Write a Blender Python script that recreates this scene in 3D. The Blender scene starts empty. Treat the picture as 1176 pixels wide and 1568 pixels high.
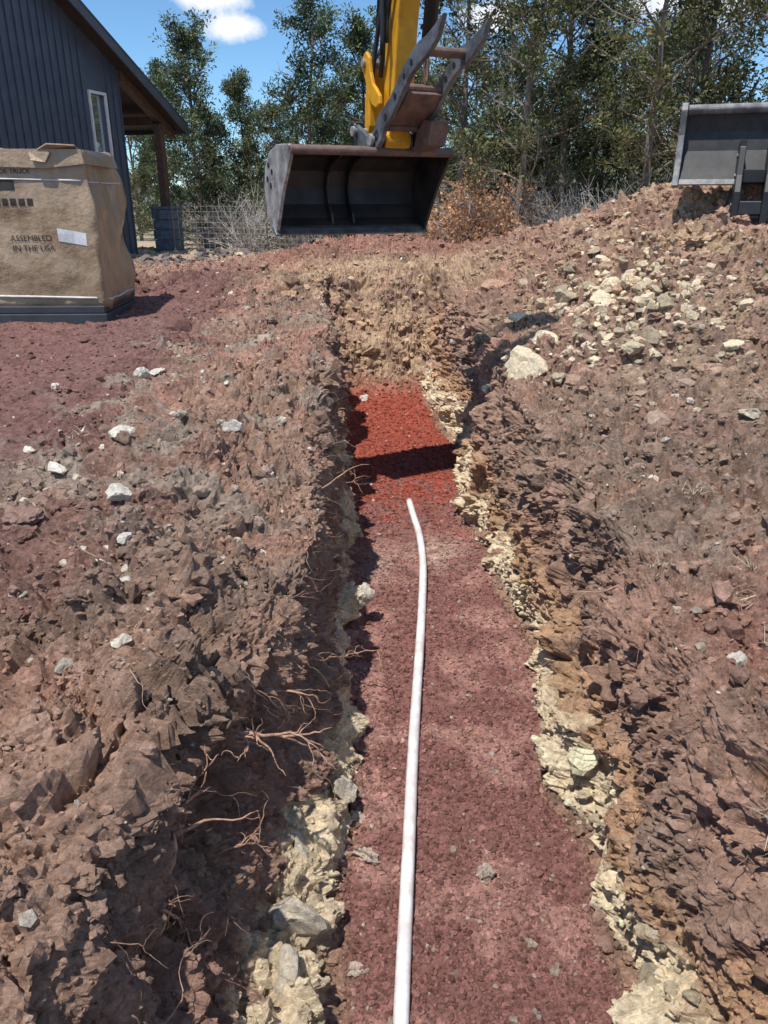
import bpy, bmesh, math, random
import numpy as np
from mathutils import Vector, Matrix
from mathutils.bvhtree import BVHTree

rng = np.random.default_rng(7)
random.seed(7)
scene = bpy.context.scene
COL = scene.collection

# ------------------------------------------------------------------ noise
_P = rng.permutation(256).astype(np.int64)
_P = np.concatenate([_P, _P, _P])
_G = rng.normal(size=(256, 3)); _G /= np.linalg.norm(_G, axis=1)[:, None]
_G = _G.astype(np.float32)

def pn(x, y, z, f=1.0, off=0.0):
    x = x * f + off * 13.7 + 100; y = y * f + off * 7.3 + 100; z = z * f + off * 3.1 + 100
    xi = np.floor(x).astype(np.int32); yi = np.floor(y).astype(np.int32); zi = np.floor(z).astype(np.int32)
    xf = (x - xi).astype(np.float32); yf = (y - yi).astype(np.float32); zf = (z - zi).astype(np.float32)
    u = xf*xf*xf*(xf*(xf*6-15)+10); v = yf*yf*yf*(yf*(yf*6-15)+10); w = zf*zf*zf*(zf*(zf*6-15)+10)
    xi &= 255; yi &= 255; zi &= 255
    out = 0
    for dx in (0, 1):
        wx = u if dx else 1-u
        for dy in (0, 1):
            wy = wx*(v if dy else 1-v)
            pxy = _P[_P[(xi+dx) & 255] + ((yi+dy) & 255)]
            for dz in (0, 1):
                g = _G[_P[pxy + ((zi+dz) & 255)]]
                out = out + wy*(w if dz else 1-w)*(g[..., 0]*(xf-dx)+g[..., 1]*(yf-dy)+g[..., 2]*(zf-dz))
    return out * 1.5

def fbm(x, y, z, f, o=3, off=0.0):
    s = 0; a = 1
    for i in range(o):
        s = s + a*pn(x, y, z, f*2.03**i, off+i*1.7); a *= .5
    return s

def sstep(a, b, x):
    t = np.clip((x-a)/(b-a), 0, 1)
    return t*t*(3-2*t)

# ------------------------------------------------------------------ mesh builder
class MB:
    def __init__(s):
        s.v = []; s.n = 0; s.f = []; s.c = []
    def add(s, v, faces, mi=0, col=None):
        v = np.asarray(v, float).reshape(-1, 3)
        if not isinstance(faces, list) or (len(faces) and np.isscalar(faces[0])):
            faces = [np.asarray(faces)]
        if isinstance(faces, list) and len(faces) and not isinstance(faces[0], np.ndarray):
            d = {}
            for f in faces: d.setdefault(len(f), []).append(f)
            faces = [np.array(a) for a in d.values()]
        for f in faces:
            s.f.append((f + s.n, mi))
        s.v.append(v); s.n += len(v)
        if col is None: col = (1, 1, 1)
        c = np.asarray(col, float)
        if c.ndim == 1: c = np.tile(c, (len(v), 1))
        s.c.append(c)
    def mesh(s, name, mats, smooth=False):
        V = np.concatenate(s.v); C = np.concatenate(s.c)
        me = bpy.data.meshes.new(name)
        me.vertices.add(len(V)); me.vertices.foreach_set("co", V.astype(np.float32).ravel())
        idx = np.concatenate([f.ravel() for f, _ in s.f]).astype(np.int32)
        tot = np.concatenate([np.full(len(f), f.shape[1]) for f, _ in s.f])
        mi = np.concatenate([np.full(len(f), m) for f, m in s.f]).astype(np.int32)
        st = np.concatenate([[0], np.cumsum(tot)[:-1]]).astype(np.int32)
        me.loops.add(len(idx)); me.loops.foreach_set("vertex_index", idx)
        me.polygons.add(len(tot)); me.polygons.foreach_set("loop_start", st)
        me.polygons.foreach_set("material_index", mi)
        for m in mats: me.materials.append(m)
        a = me.attributes.new("Col", 'FLOAT_COLOR', 'POINT')
        a.data.foreach_set("color", np.c_[C, np.ones(len(C))].astype(np.float32).ravel())
        me.update(calc_edges=True)
        me.polygons.foreach_set("use_smooth", np.full(len(tot), smooth))
        return me

def obj(name, me, parent=None, loc=None, rot=None, bevel=0):
    o = bpy.data.objects.new(name, me); COL.objects.link(o)
    if parent: o.parent = parent
    if loc is not None: o.location = loc
    if rot is not None: o.rotation_euler = rot
    if bevel:
        b = o.modifiers.new("b", 'BEVEL'); b.width = bevel; b.segments = 2; b.limit_method = 'ANGLE'
    return o

def box(mb, x0, x1, y0, y1, z0, z1, mi=0, col=None):
    v = [(x0,y0,z0),(x1,y0,z0),(x1,y1,z0),(x0,y1,z0),(x0,y0,z1),(x1,y0,z1),(x1,y1,z1),(x0,y1,z1)]
    mb.add(v, np.array([(0,3,2,1),(4,5,6,7),(0,1,5,4),(1,2,6,5),(2,3,7,6),(3,0,4,7)]), mi, col)

def tube(mb, pts, rad, sides=8, mi=0, col=None):
    pts = np.asarray(pts, float); n = len(pts)
    rad = np.broadcast_to(np.asarray(rad, float), (n,))
    t = np.gradient(pts, axis=0); t /= np.linalg.norm(t, axis=1)[:, None] + 1e-9
    ref = np.array([0.31, 0.17, 0.93]) if abs(t[0][2]) < .8 else np.array([0.93, 0.2, 0.1])
    a = np.cross(t, ref); a /= np.linalg.norm(a, axis=1)[:, None] + 1e-9
    b = np.cross(t, a)
    ang = np.arange(sides)/sides*2*np.pi
    V = pts[:, None] + rad[:, None, None]*(np.cos(ang)[None, :, None]*a[:, None] + np.sin(ang)[None, :, None]*b[:, None])
    V = V.reshape(-1, 3)
    i = np.arange(n-1)[:, None]*sides; j = np.arange(sides)[None]; k = (j+1) % sides
    F = np.stack([i+j, i+k, i+sides+k, i+sides+j], -1).reshape(-1, 4)
    fs = [F]
    fs.append(np.array([list(range(sides))[::-1]])); fs.append(np.array([[(n-1)*sides+q for q in range(sides)]]))
    mb.add(V, fs, mi, col)

def prism(mb, prof, x0, x1, mi=0):
    n = len(prof)
    V = [(x0, -f, z) for f, z in prof] + [(x1, -f, z) for f, z in prof]
    F = [tuple(range(n)), tuple(range(2*n-1, n-1, -1))]
    for i in range(n):
        j = (i+1) % n
        F.append((i, i+n, j+n, j))
    mb.add(V, [tuple(f) for f in F], mi)

def fix_normals(me):
    bm = bmesh.new(); bm.from_mesh(me); bmesh.ops.recalc_face_normals(bm, faces=bm.faces); bm.to_mesh(me); bm.free()

# ------------------------------------------------------------------ materials
def newmat(name):
    m = bpy.data.materials.new(name); m.use_nodes = True
    nt = m.node_tree; b = nt.nodes["Principled BSDF"]
    return m, nt, b

def N(nt, t, **k):
    n = nt.nodes.new(t)
    for a, v in k.items(): setattr(n, a, v)
    return n

def noise_fac(nt, coord, scale, detail=4, rough=.6):
    n = N(nt, 'ShaderNodeTexNoise'); n.inputs['Scale'].default_value = scale
    n.inputs['Detail'].default_value = detail; n.inputs['Roughness'].default_value = rough
    nt.links.new(coord, n.inputs['Vector']); return n.outputs['Fac']

def mapr(nt, s, a, b, c, d):
    n = N(nt, 'ShaderNodeMapRange'); nt.links.new(s, n.inputs[0])
    for i, v in enumerate((a, b, c, d)): n.inputs[i+1].default_value = v
    return n.outputs[0]

def mixc(nt, blend, fac, a, b):
    n = N(nt, 'ShaderNodeMix', data_type='RGBA', blend_type=blend)
    for sock, v in ((n.inputs[0], fac), (n.inputs[6], a), (n.inputs[7], b)):
        if isinstance(v, bpy.types.NodeSocket): nt.links.new(v, sock)
        elif isinstance(v, (int, float)): sock.default_value = v
        else: sock.default_value = (*v, 1)
    return n.outputs[2]

def bump(nt, b, h, strength, dist, prev=None):
    n = N(nt, 'ShaderNodeBump'); n.inputs['Strength'].default_value = strength; n.inputs['Distance'].default_value = dist
    nt.links.new(h, n.inputs['Height'])
    if prev is not None: nt.links.new(prev, n.inputs['Normal'])
    nt.links.new(n.outputs[0], b.inputs['Normal']); return n.outputs[0]

def simple(name, base, base2=None, scale=6, rough=.6, metal=0, bumps=.15, bdist=.004, bscale=60, coord='Object', attr=False):
    m, nt, b = newmat(name)
    tc = N(nt, 'ShaderNodeTexCoord').outputs[coord]
    b.inputs['Roughness'].default_value = rough; b.inputs['Metallic'].default_value = metal
    base2 = base2 or tuple(c*.6 for c in base)
    f = mapr(nt, noise_fac(nt, tc, scale, 5, .65), .38, .62, 0, 1)
    c = mixc(nt, 'MIX', f, base, base2)
    if attr:
        at = N(nt, 'ShaderNodeAttribute', attribute_name='Col').outputs['Color']
        c = mixc(nt, 'MULTIPLY', 1.0, c, at)
    nt.links.new(c, b.inputs['Base Color'])
    if bumps: bump(nt, b, noise_fac(nt, tc, bscale, 3), bumps, bdist)
    return m

def soil_mat():
    m, nt, b = newmat('soil')
    g = N(nt, 'ShaderNodeNewGeometry').outputs['Position']
    at = N(nt, 'ShaderNodeAttribute', attribute_name='Col').outputs['Color']
    v1 = mapr(nt, noise_fac(nt, g, 18, 6, .82), .3, .7, .42, 1.65)
    cm = N(nt, 'ShaderNodeCombineColor')
    for i in range(3): nt.links.new(v1, cm.inputs[i])
    c = mixc(nt, 'MULTIPLY', 1.0, at, cm.outputs[0])
    nt.links.new(c, b.inputs['Base Color'])
    b.inputs['Roughness'].default_value = .95
    b.inputs['Specular IOR Level'].default_value = .1
    bump(nt, b, noise_fac(nt, g, 55, 5, .82), .85, .028)
    return m

def stone_mat():
    m, nt, b = newmat('stone')
    g = N(nt, 'ShaderNodeNewGeometry').outputs['Position']
    at = N(nt, 'ShaderNodeAttribute', attribute_name='Col').outputs['Color']
    v = mapr(nt, noise_fac(nt, g, 45, 5, .8), .3, .7, .55, 1.42)
    cm = N(nt, 'ShaderNodeCombineColor')
    for i in range(3): nt.links.new(v, cm.inputs[i])
    nt.links.new(mixc(nt, 'MULTIPLY', 1.0, at, cm.outputs[0]), b.inputs['Base Color'])
    b.inputs['Roughness'].default_value = .94; b.inputs['Specular IOR Level'].default_value = .1
    bump(nt, b, noise_fac(nt, g, 70, 5, .82), .9, .018)
    return m

def leaf_mat(name):
    m, nt, b = newmat(name)
    at = N(nt, 'ShaderNodeAttribute', attribute_name='Col').outputs['Color']
    nt.links.new(at, b.inputs['Base Color']); b.inputs['Roughness'].default_value = .65
    b.inputs['Specular IOR Level'].default_value = .25
    tr = N(nt, 'ShaderNodeBsdfTranslucent'); nt.links.new(at, tr.inputs['Color'])
    mx = N(nt, 'ShaderNodeMixShader'); mx.inputs[0].default_value = .3
    nt.links.new(b.outputs[0], mx.inputs[1]); nt.links.new(tr.outputs[0], mx.inputs[2])
    nt.links.new(mx.outputs[0], nt.nodes['Material Output'].inputs['Surface'])
    return m

M_soil = soil_mat(); M_stone = stone_mat(); M_leaf = leaf_mat('foliage')
M_bark = simple('bark', (.27,.22,.18), (.14,.11,.09), 20, .9, bumps=.4, bdist=.02, bscale=30)
M_root = simple('root_bark', (.34,.21,.15), (.18,.11,.08), 40, .85, attr=True, bumps=0)

# ------------------------------------------------------------------ terrain
RL = ([-3,1,1.7,2.2,2.6,3.2,4.5,6,8,9.5,11.5], [-1.0,-1.0,-.92,-.76,-.56,-.46,-.50,-.58,-.68,-.80,-.95])
FL = ([-3,1.7,2.6,4,6.2,8,9.6,11.5], [-.18,-.18,-.20,-.27,-.34,-.47,-.60,-.5])
FR = ([-3,1.0,1.7,2.3,2.9,4,5.4,6.3,7.6,8.6,9.8,11.5], [1.0,1.0,.97,.90,.86,.93,.86,.68,.84,.70,.52,.5])
RR = ([-3,1,2.5,4,6,8,9.8,11.5], [1.32,1.28,1.16,1.14,1.08,1.12,1.12,1.35])
FZ = ([-3,6.3,8.3,9.5,9.9,10.4,11.3,14], [-1.0,-1.0,-.88,-.74,-.55,-.05,.72,4])

def ground(x, y):
    left = np.interp(y, [-5,0,3.5,8,12,16,22,28,60], [0,0,.02,.30,.40,.32,.20,.05,0])
    z = left + .28*sstep(1.0, 2.4, x)*np.interp(y, [-5,0,3,12,16,60], [.3,.5,1,1,.2,0])
    z = z + 1.15*np.exp(-((x-4.1)/2.1)**2-((y-9.6)/3.4)**2)
    z = z + .55*np.exp(-((x+.1)/2.3)**2-((y-13.6)/3.0)**2)
    z = z + .17*np.exp(-((x+1.25)/.55)**2)*sstep(2.8,4,y)*sstep(7.5,6,y)
    z = z + .14*np.exp(-((x+1.0)/.35)**2-((y-1.6)/.5)**2) + .10*np.exp(-((x+.95)/.3)**2-((y-2.6)/.4)**2)
    return z

def rows():
    a = list(-np.geomspace(200, 1.0, 24)); y = -.6
    while y < 0.6: a.append(y); y += .1
    while y < 12.5: a.append(y); y += .0066 + .0024*max(0, y-1.2)
    while y < 26: a.append(y); y += .08
    a += list(26 + np.geomspace(.3, 900, 45))
    return np.array(a)
Y = rows(); nY = len(Y)

def seg(n, p=1.0): return (np.arange(n)/n)**p
wob = lambda o, am: am*pn(Y, Y*0, Y*0, 1.3, o) + am*.6*pn(Y, Y*0, Y*0, 4.1, o+3)
rl = np.interp(Y, *RL)+wob(1,.16); fl = np.interp(Y, *FL)+wob(2,.07)
fr = np.interp(Y, *FR)+wob(3,.09); rr = np.interp(Y, *RR)+wob(4,.14)
fz = np.interp(Y, *FZ)
nearend = sstep(-1.2, -2.2, Y)
Xs=[]; Ss=[]; kind=[]
XL=-7.0; XR=8.0
for t in seg(30): Xs.append(-(7+ (600-7)*(1-t)**3)*np.ones(nY)); Ss.append(0*Y); kind.append(0)
for t in seg(310): Xs.append(XL+(rl-XL)*(1-(1-t)**1.8)); Ss.append(0*Y); kind.append(0)
for t in seg(150): Xs.append(t); Ss.append(t+0*Y); kind.append(1)
for t in seg(110): Xs.append(fl+(fr-fl)*t); Ss.append(1+0*Y); kind.append(2)
for t in seg(140): Xs.append(t); Ss.append(1-t+0*Y); kind.append(3)
for t in seg(310): Xs.append(rr+(XR-rr)*t**1.7); Ss.append(0*Y); kind.append(4)
for t in list(seg(30))+[1.0]: Xs.append((8+(600-8)*t**3)*np.ones(nY)); Ss.append(0*Y); kind.append(4)
nX=len(Xs); kind=np.array(kind)
X = np.zeros((nY,nX)); Z=np.zeros((nY,nX)); S=np.zeros((nY,nX)); YY=np.repeat(Y[:,None],nX,1)
for i in range(nX):
    k=kind[i]; S[:,i]=Ss[i]
    if k==1:
        s=Ss[i][0]; X[:,i]=rl+(fl-rl)*np.interp(s,[0,.12,.45,.80,.88,1],[0,.30,.40,.72,.93,1])
    elif k==3:
        s=Ss[i][0]; X[:,i]=fr+(rr-fr)*(1-np.interp(s,[0,.2,.7,1],[0,.35,.8,1]))
    else: X[:,i]=Xs[i]
G = ground(X,YY)
FZ2=np.minimum(fz[:,None]+0*G, G); FZ2 = FZ2*(1-nearend[:,None])+G*nearend[:,None]
Z = G.copy()
for i in range(nX):
    k=kind[i]
    if k==1:
        s=Ss[i][0]; q=np.interp(s,[0,.12,.45,.80,.88,1],[0,.05,.42,.80,.86,1]); Z[:,i]=G[:,i]*(1-q)+FZ2[:,i]*q
    elif k==3:
        s=Ss[i][0]; q=np.interp(s,[0,.2,.7,1],[0,.1,.7,1]); Z[:,i]=G[:,i]*(1-q)+FZ2[:,i]*q
    elif k==2: Z[:,i]=FZ2[:,i]
depth = G-Z
def normals(X,Y_,Z):
    P=np.stack([X,Y_,Z],-1)
    du=np.gradient(P,axis=1); dv=np.gradient(P,axis=0)
    n=np.cross(du,dv); n/=np.linalg.norm(n,axis=-1)[...,None]+1e-12
    return n
Nn=normals(X,YY,Z)
near=sstep(34,20,YY)*sstep(16,9,np.abs(X))*sstep(-8,-2,YY)
isfloor=np.zeros_like(Z)
fi=np.where(kind==2)[0]; tt=np.arange(len(fi))/len(fi); e=sstep(0,.10,tt)*sstep(1,.90,tt)
isfloor[:,fi]=e[None]
isfloor*=sstep(10.0,9.4,YY)
wall=((S>0)&(S<1))*1.0
rough=(1-isfloor)*near
pile=np.exp(-((X-3.6)/2.6)**2-((YY-8.6)/4.0)**2)
leftflat=sstep(-1.9,-2.6,X)*sstep(12,10,YY)
amp = rough*(1-.72*leftflat)*(1+.6*pile)
N1=fbm(X,YY,Z,1.5,2,1)
wx=.10*fbm(X,YY,Z,3.1,3,71); wy=.10*fbm(X,YY,Z,3.1,3,74); wz=.10*fbm(X,YY,Z,3.1,3,77)
Xw,Yw,Zw=X+wx,YY+wy,Z+wz
B1=np.abs(pn(Xw,Yw,Zw,3.6,5)); B2=np.abs(pn(Xw,Yw,Zw,8.5,6)); B3=np.abs(pn(Xw,Yw,Zw,19,7)); B4=np.abs(pn(X,YY,Z,42,8)); B5=np.abs(pn(X,YY,Z,85,10))
mask=sstep(-.25,.35,pn(X,YY,Z,2.1,9)); mask2=sstep(-.2,.3,pn(X,YY,Z,5.1,19))
nl=np.exp(-((X+.9)/.5)**2)*sstep(3.4,2.4,YY)
D = amp*(.09*N1 + .17*(B1-.25)*(.45+.8*mask)*(1+.5*nl) + .11*(B2-.22)*(.3+mask)*(1+.3*nl) + .062*(B3-.22)*(.3+mask2*1.0) + .034*(B4-.22)*(.5+mask2)+.015*(B5-.2)+.018*pn(X,YY,Z,28,22))
D += wall*near*(.04*pn(X,YY,Z,6,12)+.03*np.abs(pn(X,YY,Z*2.2,11,13)))
D += isfloor*(.022*pn(X,YY,Z,2.3,14)+.012*pn(X,YY,Z,9,15)+.010*np.abs(B4))
for (cx,cy,cz,r,dp) in [(-.68,2.22,-.36,.17,.42),(-.82,1.66,-.45,.14,.32),(-.5,2.85,-.35,.14,.16),(1.05,3.7,-.3,.16,.1),(-.4,3.6,-.5,.18,.12)]:
    g=np.exp(-(((X-cx)/(r*1.4))**2+((YY-cy)/r)**2+((Z-cz)/(r*.75))**2)); D-=dp*g*((S>0.02)*(X<.3) + (X>.3)*1.0)
P3=np.stack([X,YY,Z],-1)+Nn*D[...,None]
# base colours ------------------------------------------------------
def c3(*c): return np.array(c)
brown=c3(.40,.255,.185); dark=c3(.215,.155,.120); maroon=c3(.205,.105,.095); pink=c3(.49,.26,.19)
sand=c3(.60,.43,.275); cream=c3(.84,.70,.48); grey=c3(.41,.335,.265); red=c3(.37,.088,.055); floorc=c3(.285,.137,.115)
n1=fbm(X,YY,Z,.9,3,20); n2=fbm(X,YY,Z,2.6,3,24); n3=fbm(X,YY,Z,7,2,28)
def mx(C,c,m): return C*(1-m[...,None])+c*m[...,None]
C=np.zeros(P3.shape)+brown
C=mx(C,dark,sstep(-.1,.35,n2)*.6)
C=mx(C,pink,sstep(.0,.5,n1+.3*n3)*.55)
C=mx(C,maroon,sstep(-1.5,-2.3,X+.5*n2)*.85*sstep(14,11,YY))
C=mx(C,maroon,sstep(-.7,-1.3,X+.4*n2)*.5*sstep(5.5,3.0,YY+n1)*sstep(2.3,3.2,YY))
C=mx(C,grey,sstep(.0,.5,n2)*sstep(.1,-.8,X)*sstep(2.6,4.2,YY)*.7*sstep(10,8,YY)*sstep(-3.0,-1.8,X))
rightb=sstep(.9,1.4,X)
C=mx(C,dark*1.2,rightb*sstep(9,6,YY)*sstep(-.5,.1,n2+.2)*.6)
C=mx(C,grey*.8,rightb*sstep(8,5,YY)*sstep(.0,.45,n3+.3*n1)*.6)
C=mx(C,brown*1.05,pile*.6)
C=mx(C,sand*.95,pile*sstep(-.1,.4,n2)*.75)
C=mx(C,maroon*1.2,sstep(.15,.5,pn(X,YY,Z,1.2,33))*rightb*.5*sstep(8,5,YY))
C=mx(C,pink*.85,np.exp(-((X-1.35)/.3)**2-((YY-2.5)/.5)**2)*.7)
backw=sstep(9.4,10.2,YY)*sstep(12.2,11.4,YY)*sstep(2.0,1.0,np.abs(X))
C=mx(C,sand*.9,backw*(.4+.5*sstep(-.3,.3,n3)))
C=mx(C,brown*.75,backw*sstep(.0,.35,n2)*.8)
C=mx(C,pink*.72,sstep(11.6,12.3,YY)*sstep(17,14,YY)*sstep(2.6,1.6,np.abs(X))*.85)
C=mx(C,c3(.40,.13,.11),sstep(.1,.35,pn(X,YY,Z,.8,40)+.25*n3)*np.exp(-((X+.85)/.45)**2-((YY-7.6)/1.3)**2))
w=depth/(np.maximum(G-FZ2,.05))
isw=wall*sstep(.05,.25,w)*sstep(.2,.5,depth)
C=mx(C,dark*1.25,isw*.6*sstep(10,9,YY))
C=mx(C,c3(.42,.245,.18),isw*sstep(-.3,.2,n2)*.65)
leftw=(X<.2)*1.0
cl=isw*sstep(.76,.84,w+.20*n2+.08*n3+.10*(1-leftw))*sstep(10,9.5,YY)
C=mx(C,cream,cl*(.95*(1-leftw)+leftw*.85*sstep(-.5,.1,n2+.1)))
C=mx(C,c3(.58,.45,.31),cl*sstep(0,.5,n3)*.45)
C=mx(C,c3(.60,.37,.20),(1-leftw)*isw*np.exp(-((w-.60+.2*n2)/.12)**2)*.6)
fcol=mx(np.zeros(P3.shape)+floorc, red, sstep(5.9,7.3,YY+1.1*n3+.5*n2)*(.92))
fcol=mx(fcol, c3(.52,.29,.235), sstep(-.05,.45,n2)*sstep(6.4,5.0,YY)*.65)  # sunlit dapples painted into the near floor colour as paler patches
fcol=mx(fcol, c3(.60,.44,.35), np.exp(-((X-.42)/.22)**2-((YY-5.5)/.28)**2)*.8*sstep(-.4,.2,n3)+.5*np.exp(-((X+.05)/.12)**2-((YY-5.3)/.3)**2))
C=C*(1-isfloor[...,None])+fcol*isfloor[...,None]
dry=c3(.48,.39,.28)
C=mx(C,dry,np.clip(sstep(15,19,YY+1.2*n1),0,1)*(.6+.4*sstep(-.3,.4,n2)))
C=mx(C,c3(.12,.12,.065),sstep(26,40,YY)*.7)
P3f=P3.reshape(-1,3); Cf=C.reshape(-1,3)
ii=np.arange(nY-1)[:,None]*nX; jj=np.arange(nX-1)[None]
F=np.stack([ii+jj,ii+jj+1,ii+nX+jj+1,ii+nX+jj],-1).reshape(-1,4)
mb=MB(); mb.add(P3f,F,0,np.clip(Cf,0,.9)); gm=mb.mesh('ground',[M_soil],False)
obj('ground',gm)

def nearest(x,y):
    j=np.searchsorted(Y,y); j=min(max(j,0),nY-1)
    row=P3[j]
    i=np.argmin((row[:,0]-x)**2+(row[:,1]-y)**2)
    return row[i], Nn[j,i]

# ------------------------------------------------------------------ stones
def protos(sub,k,jag,crumb=0,cuts=5,cut0=.42):
    out=[]
    bm=bmesh.new(); bmesh.ops.create_icosphere(bm,subdivisions=sub,radius=1)
    bv=np.array([v.co[:] for v in bm.verts]); bf=np.array([[v.index for v in f.verts] for f in bm.faces]); bm.free()
    for i in range(k):
        v=bv*(1+jag*rng.normal(size=(len(bv),1))*.5)
        for q in range(cuts):
            n=rng.normal(size=3); n/=np.linalg.norm(n); d=rng.uniform(cut0,.8)
            s=v@n; v=v-np.where(s>d,s-d,0)[:,None]*n
        if crumb:
            r_=pn(v[:,0],v[:,1],v[:,2],1.3,60+i)*.6+np.abs(pn(v[:,0],v[:,1],v[:,2],2.9,80+i))*.45+pn(v[:,0],v[:,1],v[:,2],6,90+i)*.25
            v=v*(1+crumb*r_[:,None])
        v=v*rng.uniform(.65,1.2,size=3); out.append(v)
    return np.array(out),bf
PR1=protos(1,14,.30); PR2=protos(2,14,.16,.75,3,.5); PR3=protos(4,10,.05,.95,4,.5); PRA=protos(3,10,.04,.4,9)

def scatter(pos,nrm,size,col,PR,sink=.3,flat=.75):
    pr,bf=PR; n=len(pos); k=rng.integers(0,len(pr),n); nv=pr.shape[1]
    q=rng.normal(size=(n,4)); q/=np.linalg.norm(q,axis=1)[:,None]; a,b,c,d=q.T
    R=np.stack([1-2*(c*c+d*d),2*(b*c-a*d),2*(b*d+a*c),2*(b*c+a*d),1-2*(b*b+d*d),2*(c*d-a*b),2*(b*d-a*c),2*(c*d+a*b),1-2*(b*b+c*c)],-1).reshape(n,3,3)
    V=np.einsum('nij,nvj->nvi',R,pr[k])*size[:,None,None]
    V[...,2]*=flat
    V+=(pos+nrm*(size*(.5-sink))[:,None])[:,None]
    Fc=(bf[None]+(np.arange(n)*nv)[:,None,None]).reshape(-1,3)
    cc=np.repeat(col[:,None],nv,1).reshape(-1,3)
    return V.reshape(-1,3),Fc,cc
def addsc(mb_,pos,nr,sz,col,PR,**k):
    V,Fc,c=scatter(pos,nr,sz,col,PR,**k); mb_.add(V,Fc,0,np.clip(c,0,.92))

A1=P3[1:,:-1]-P3[:-1,:-1]; A2=P3[:-1,1:]-P3[:-1,:-1]
area=np.linalg.norm(np.cross(A1,A2),axis=-1)
Xc=X[:-1,:-1]; Yc=YY[:-1,:-1]
vis=(np.abs(Xc)<.62*Yc+1.2)*(Yc>.3)*(Yc<22)
def pick(n,wt):
    p=(area*wt*vis).ravel(); p=p/p.sum()
    idx=rng.choice(len(p),n,p=p); j,i=np.divmod(idx,nX-1)
    r1=rng.random(n)[:,None]; r2=rng.random(n)[:,None]
    pos=P3[j,i]+A1[j,i]*r1+A2[j,i]*r2
    return pos,Nn[j,i],C[j,i]
isf=isfloor[:-1,:-1]; distf=1/np.clip(Yc,1.2,20)**1.2
wallc=wall[:-1,:-1]; lfc=leftflat[:-1,:-1]; pileC=pile[:-1,:-1]
mbg=MB()
pos,nr,cc=pick(34000,isf*distf*(Yc<10))
sz=np.exp(rng.normal(math.log(.0072),.35,len(pos)))*(1+.07*pos[:,1])
col=cc*rng.uniform(.5,1.45,(len(pos),1))
k=rng.random(len(pos))<.02; col[k]=np.array([.52,.43,.36])*rng.uniform(.6,1.2,(k.sum(),1))
addsc(mbg,pos,nr,sz,col,PR1)
pos,nr,cc=pick(140,isf*distf*(Yc<9))
sz=rng.uniform(.010,.020,len(pos)); col=cc*rng.uniform(.9,1.5,(len(pos),1))+.02
addsc(mbg,pos,nr,sz,col,PR2)
obj('red_cinder_gravel',mbg.mesh('red_cinder_gravel',[M_stone]))
mbc=MB()
wb=(1-isf)*distf
pos,nr,cc=pick(60000,wb*(1-.6*wallc))
sz=np.exp(rng.normal(math.log(.0058),.55,len(pos)))*(1+.09*pos[:,1])
col=cc*rng.uniform(.6,1.45,(len(pos),1)); k=rng.random(len(pos))<.045; col[k]=np.array([.64,.55,.45])*rng.uniform(.6,1.3,(k.sum(),1))
addsc(mbc,pos,nr,sz,col,PR1)
clmp=sstep(.0,.45,n2)[:-1,:-1]
pos,nr,cc=pick(10500,wb*(1-.7*wallc)*(1-.85*lfc)*(.2+1.6*pileC+clmp))
sz=np.exp(rng.normal(math.log(.0140),.5,len(pos)))*(1+.08*pos[:,1])
col=cc*rng.uniform(.75,1.35,(len(pos),1))
addsc(mbc,pos,nr,sz,col,PR2,sink=.45)
pos,nr,cc=pick(400,(1-isf)*(1-.8*wallc)*(Yc>1.5)*(Yc<12.5)*(pileC+.25*clmp+.25*np.exp(-((Xc+1.3)/.5)**2)*sstep(7,5,Yc))*(1-lfc))
sz=np.exp(rng.normal(math.log(.046),.38,len(pos))); col=cc*rng.uniform(.85,1.3,(len(pos),1))
addsc(mbc,pos,nr,sz,col,PR3,sink=.5)
pos,nr,cc=pick(45,(1-wallc*.5)*(Yc>1.2)*(Yc<3.2)*np.exp(-((Xc+.85)/.3)**2)*(Xc<-.4))
sz=np.exp(rng.normal(math.log(.042),.35,len(pos))); col=cc*rng.uniform(.9,1.2,(len(pos),1))
addsc(mbc,pos,nr,sz,col,PR3,sink=.6)
obj('dirt_clods',mbc.mesh('dirt_clods',[M_stone],False))
mbr=MB()
def wallpt(side,y,s):
    j=np.searchsorted(Y,y); k=np.where(kind==(1 if side<0 else 3))[0]; q=k[np.argmin(abs(S[j,k]-s))]; return P3[j,q]
rocks=[(-1.95,4.9,.09),(-1.55,4.45,.08),(-1.9,4.25,.10),(-1.35,3.7,.08),(-1.3,3.45,.07),(-1.2,3.25,.05),(-1.3,3.15,.045),(-.95,4.6,.09),(-1.75,5.6,.06),
 (-1.35,5.7,.07),(-1.9,6.4,.08),(-2.6,4.4,.08),(-2.3,4.75,.05),(-.25,9.4,.07),(-2.6,6.0,.06),(-1.25,2.55,.05),(-1.45,2.8,.05),(-1.1,2.9,.04),(1.9,4.9,.05),(1.5,4.1,.04),(1.3,2.4,.05),(1.25,1.9,.06)]
P_=[];N_=[];S_=[]
for x,y,s in rocks:
    p,n=nearest(x,y); P_.append(p);N_.append(n);S_.append(s*.9)
P_=np.array(P_);N_=np.array(N_);S_=np.array(S_)
addsc(mbr,P_,N_,S_,np.array([.80,.74,.63])*rng.uniform(.75,1.1,(len(P_),1)),PRA,sink=.1)
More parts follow.
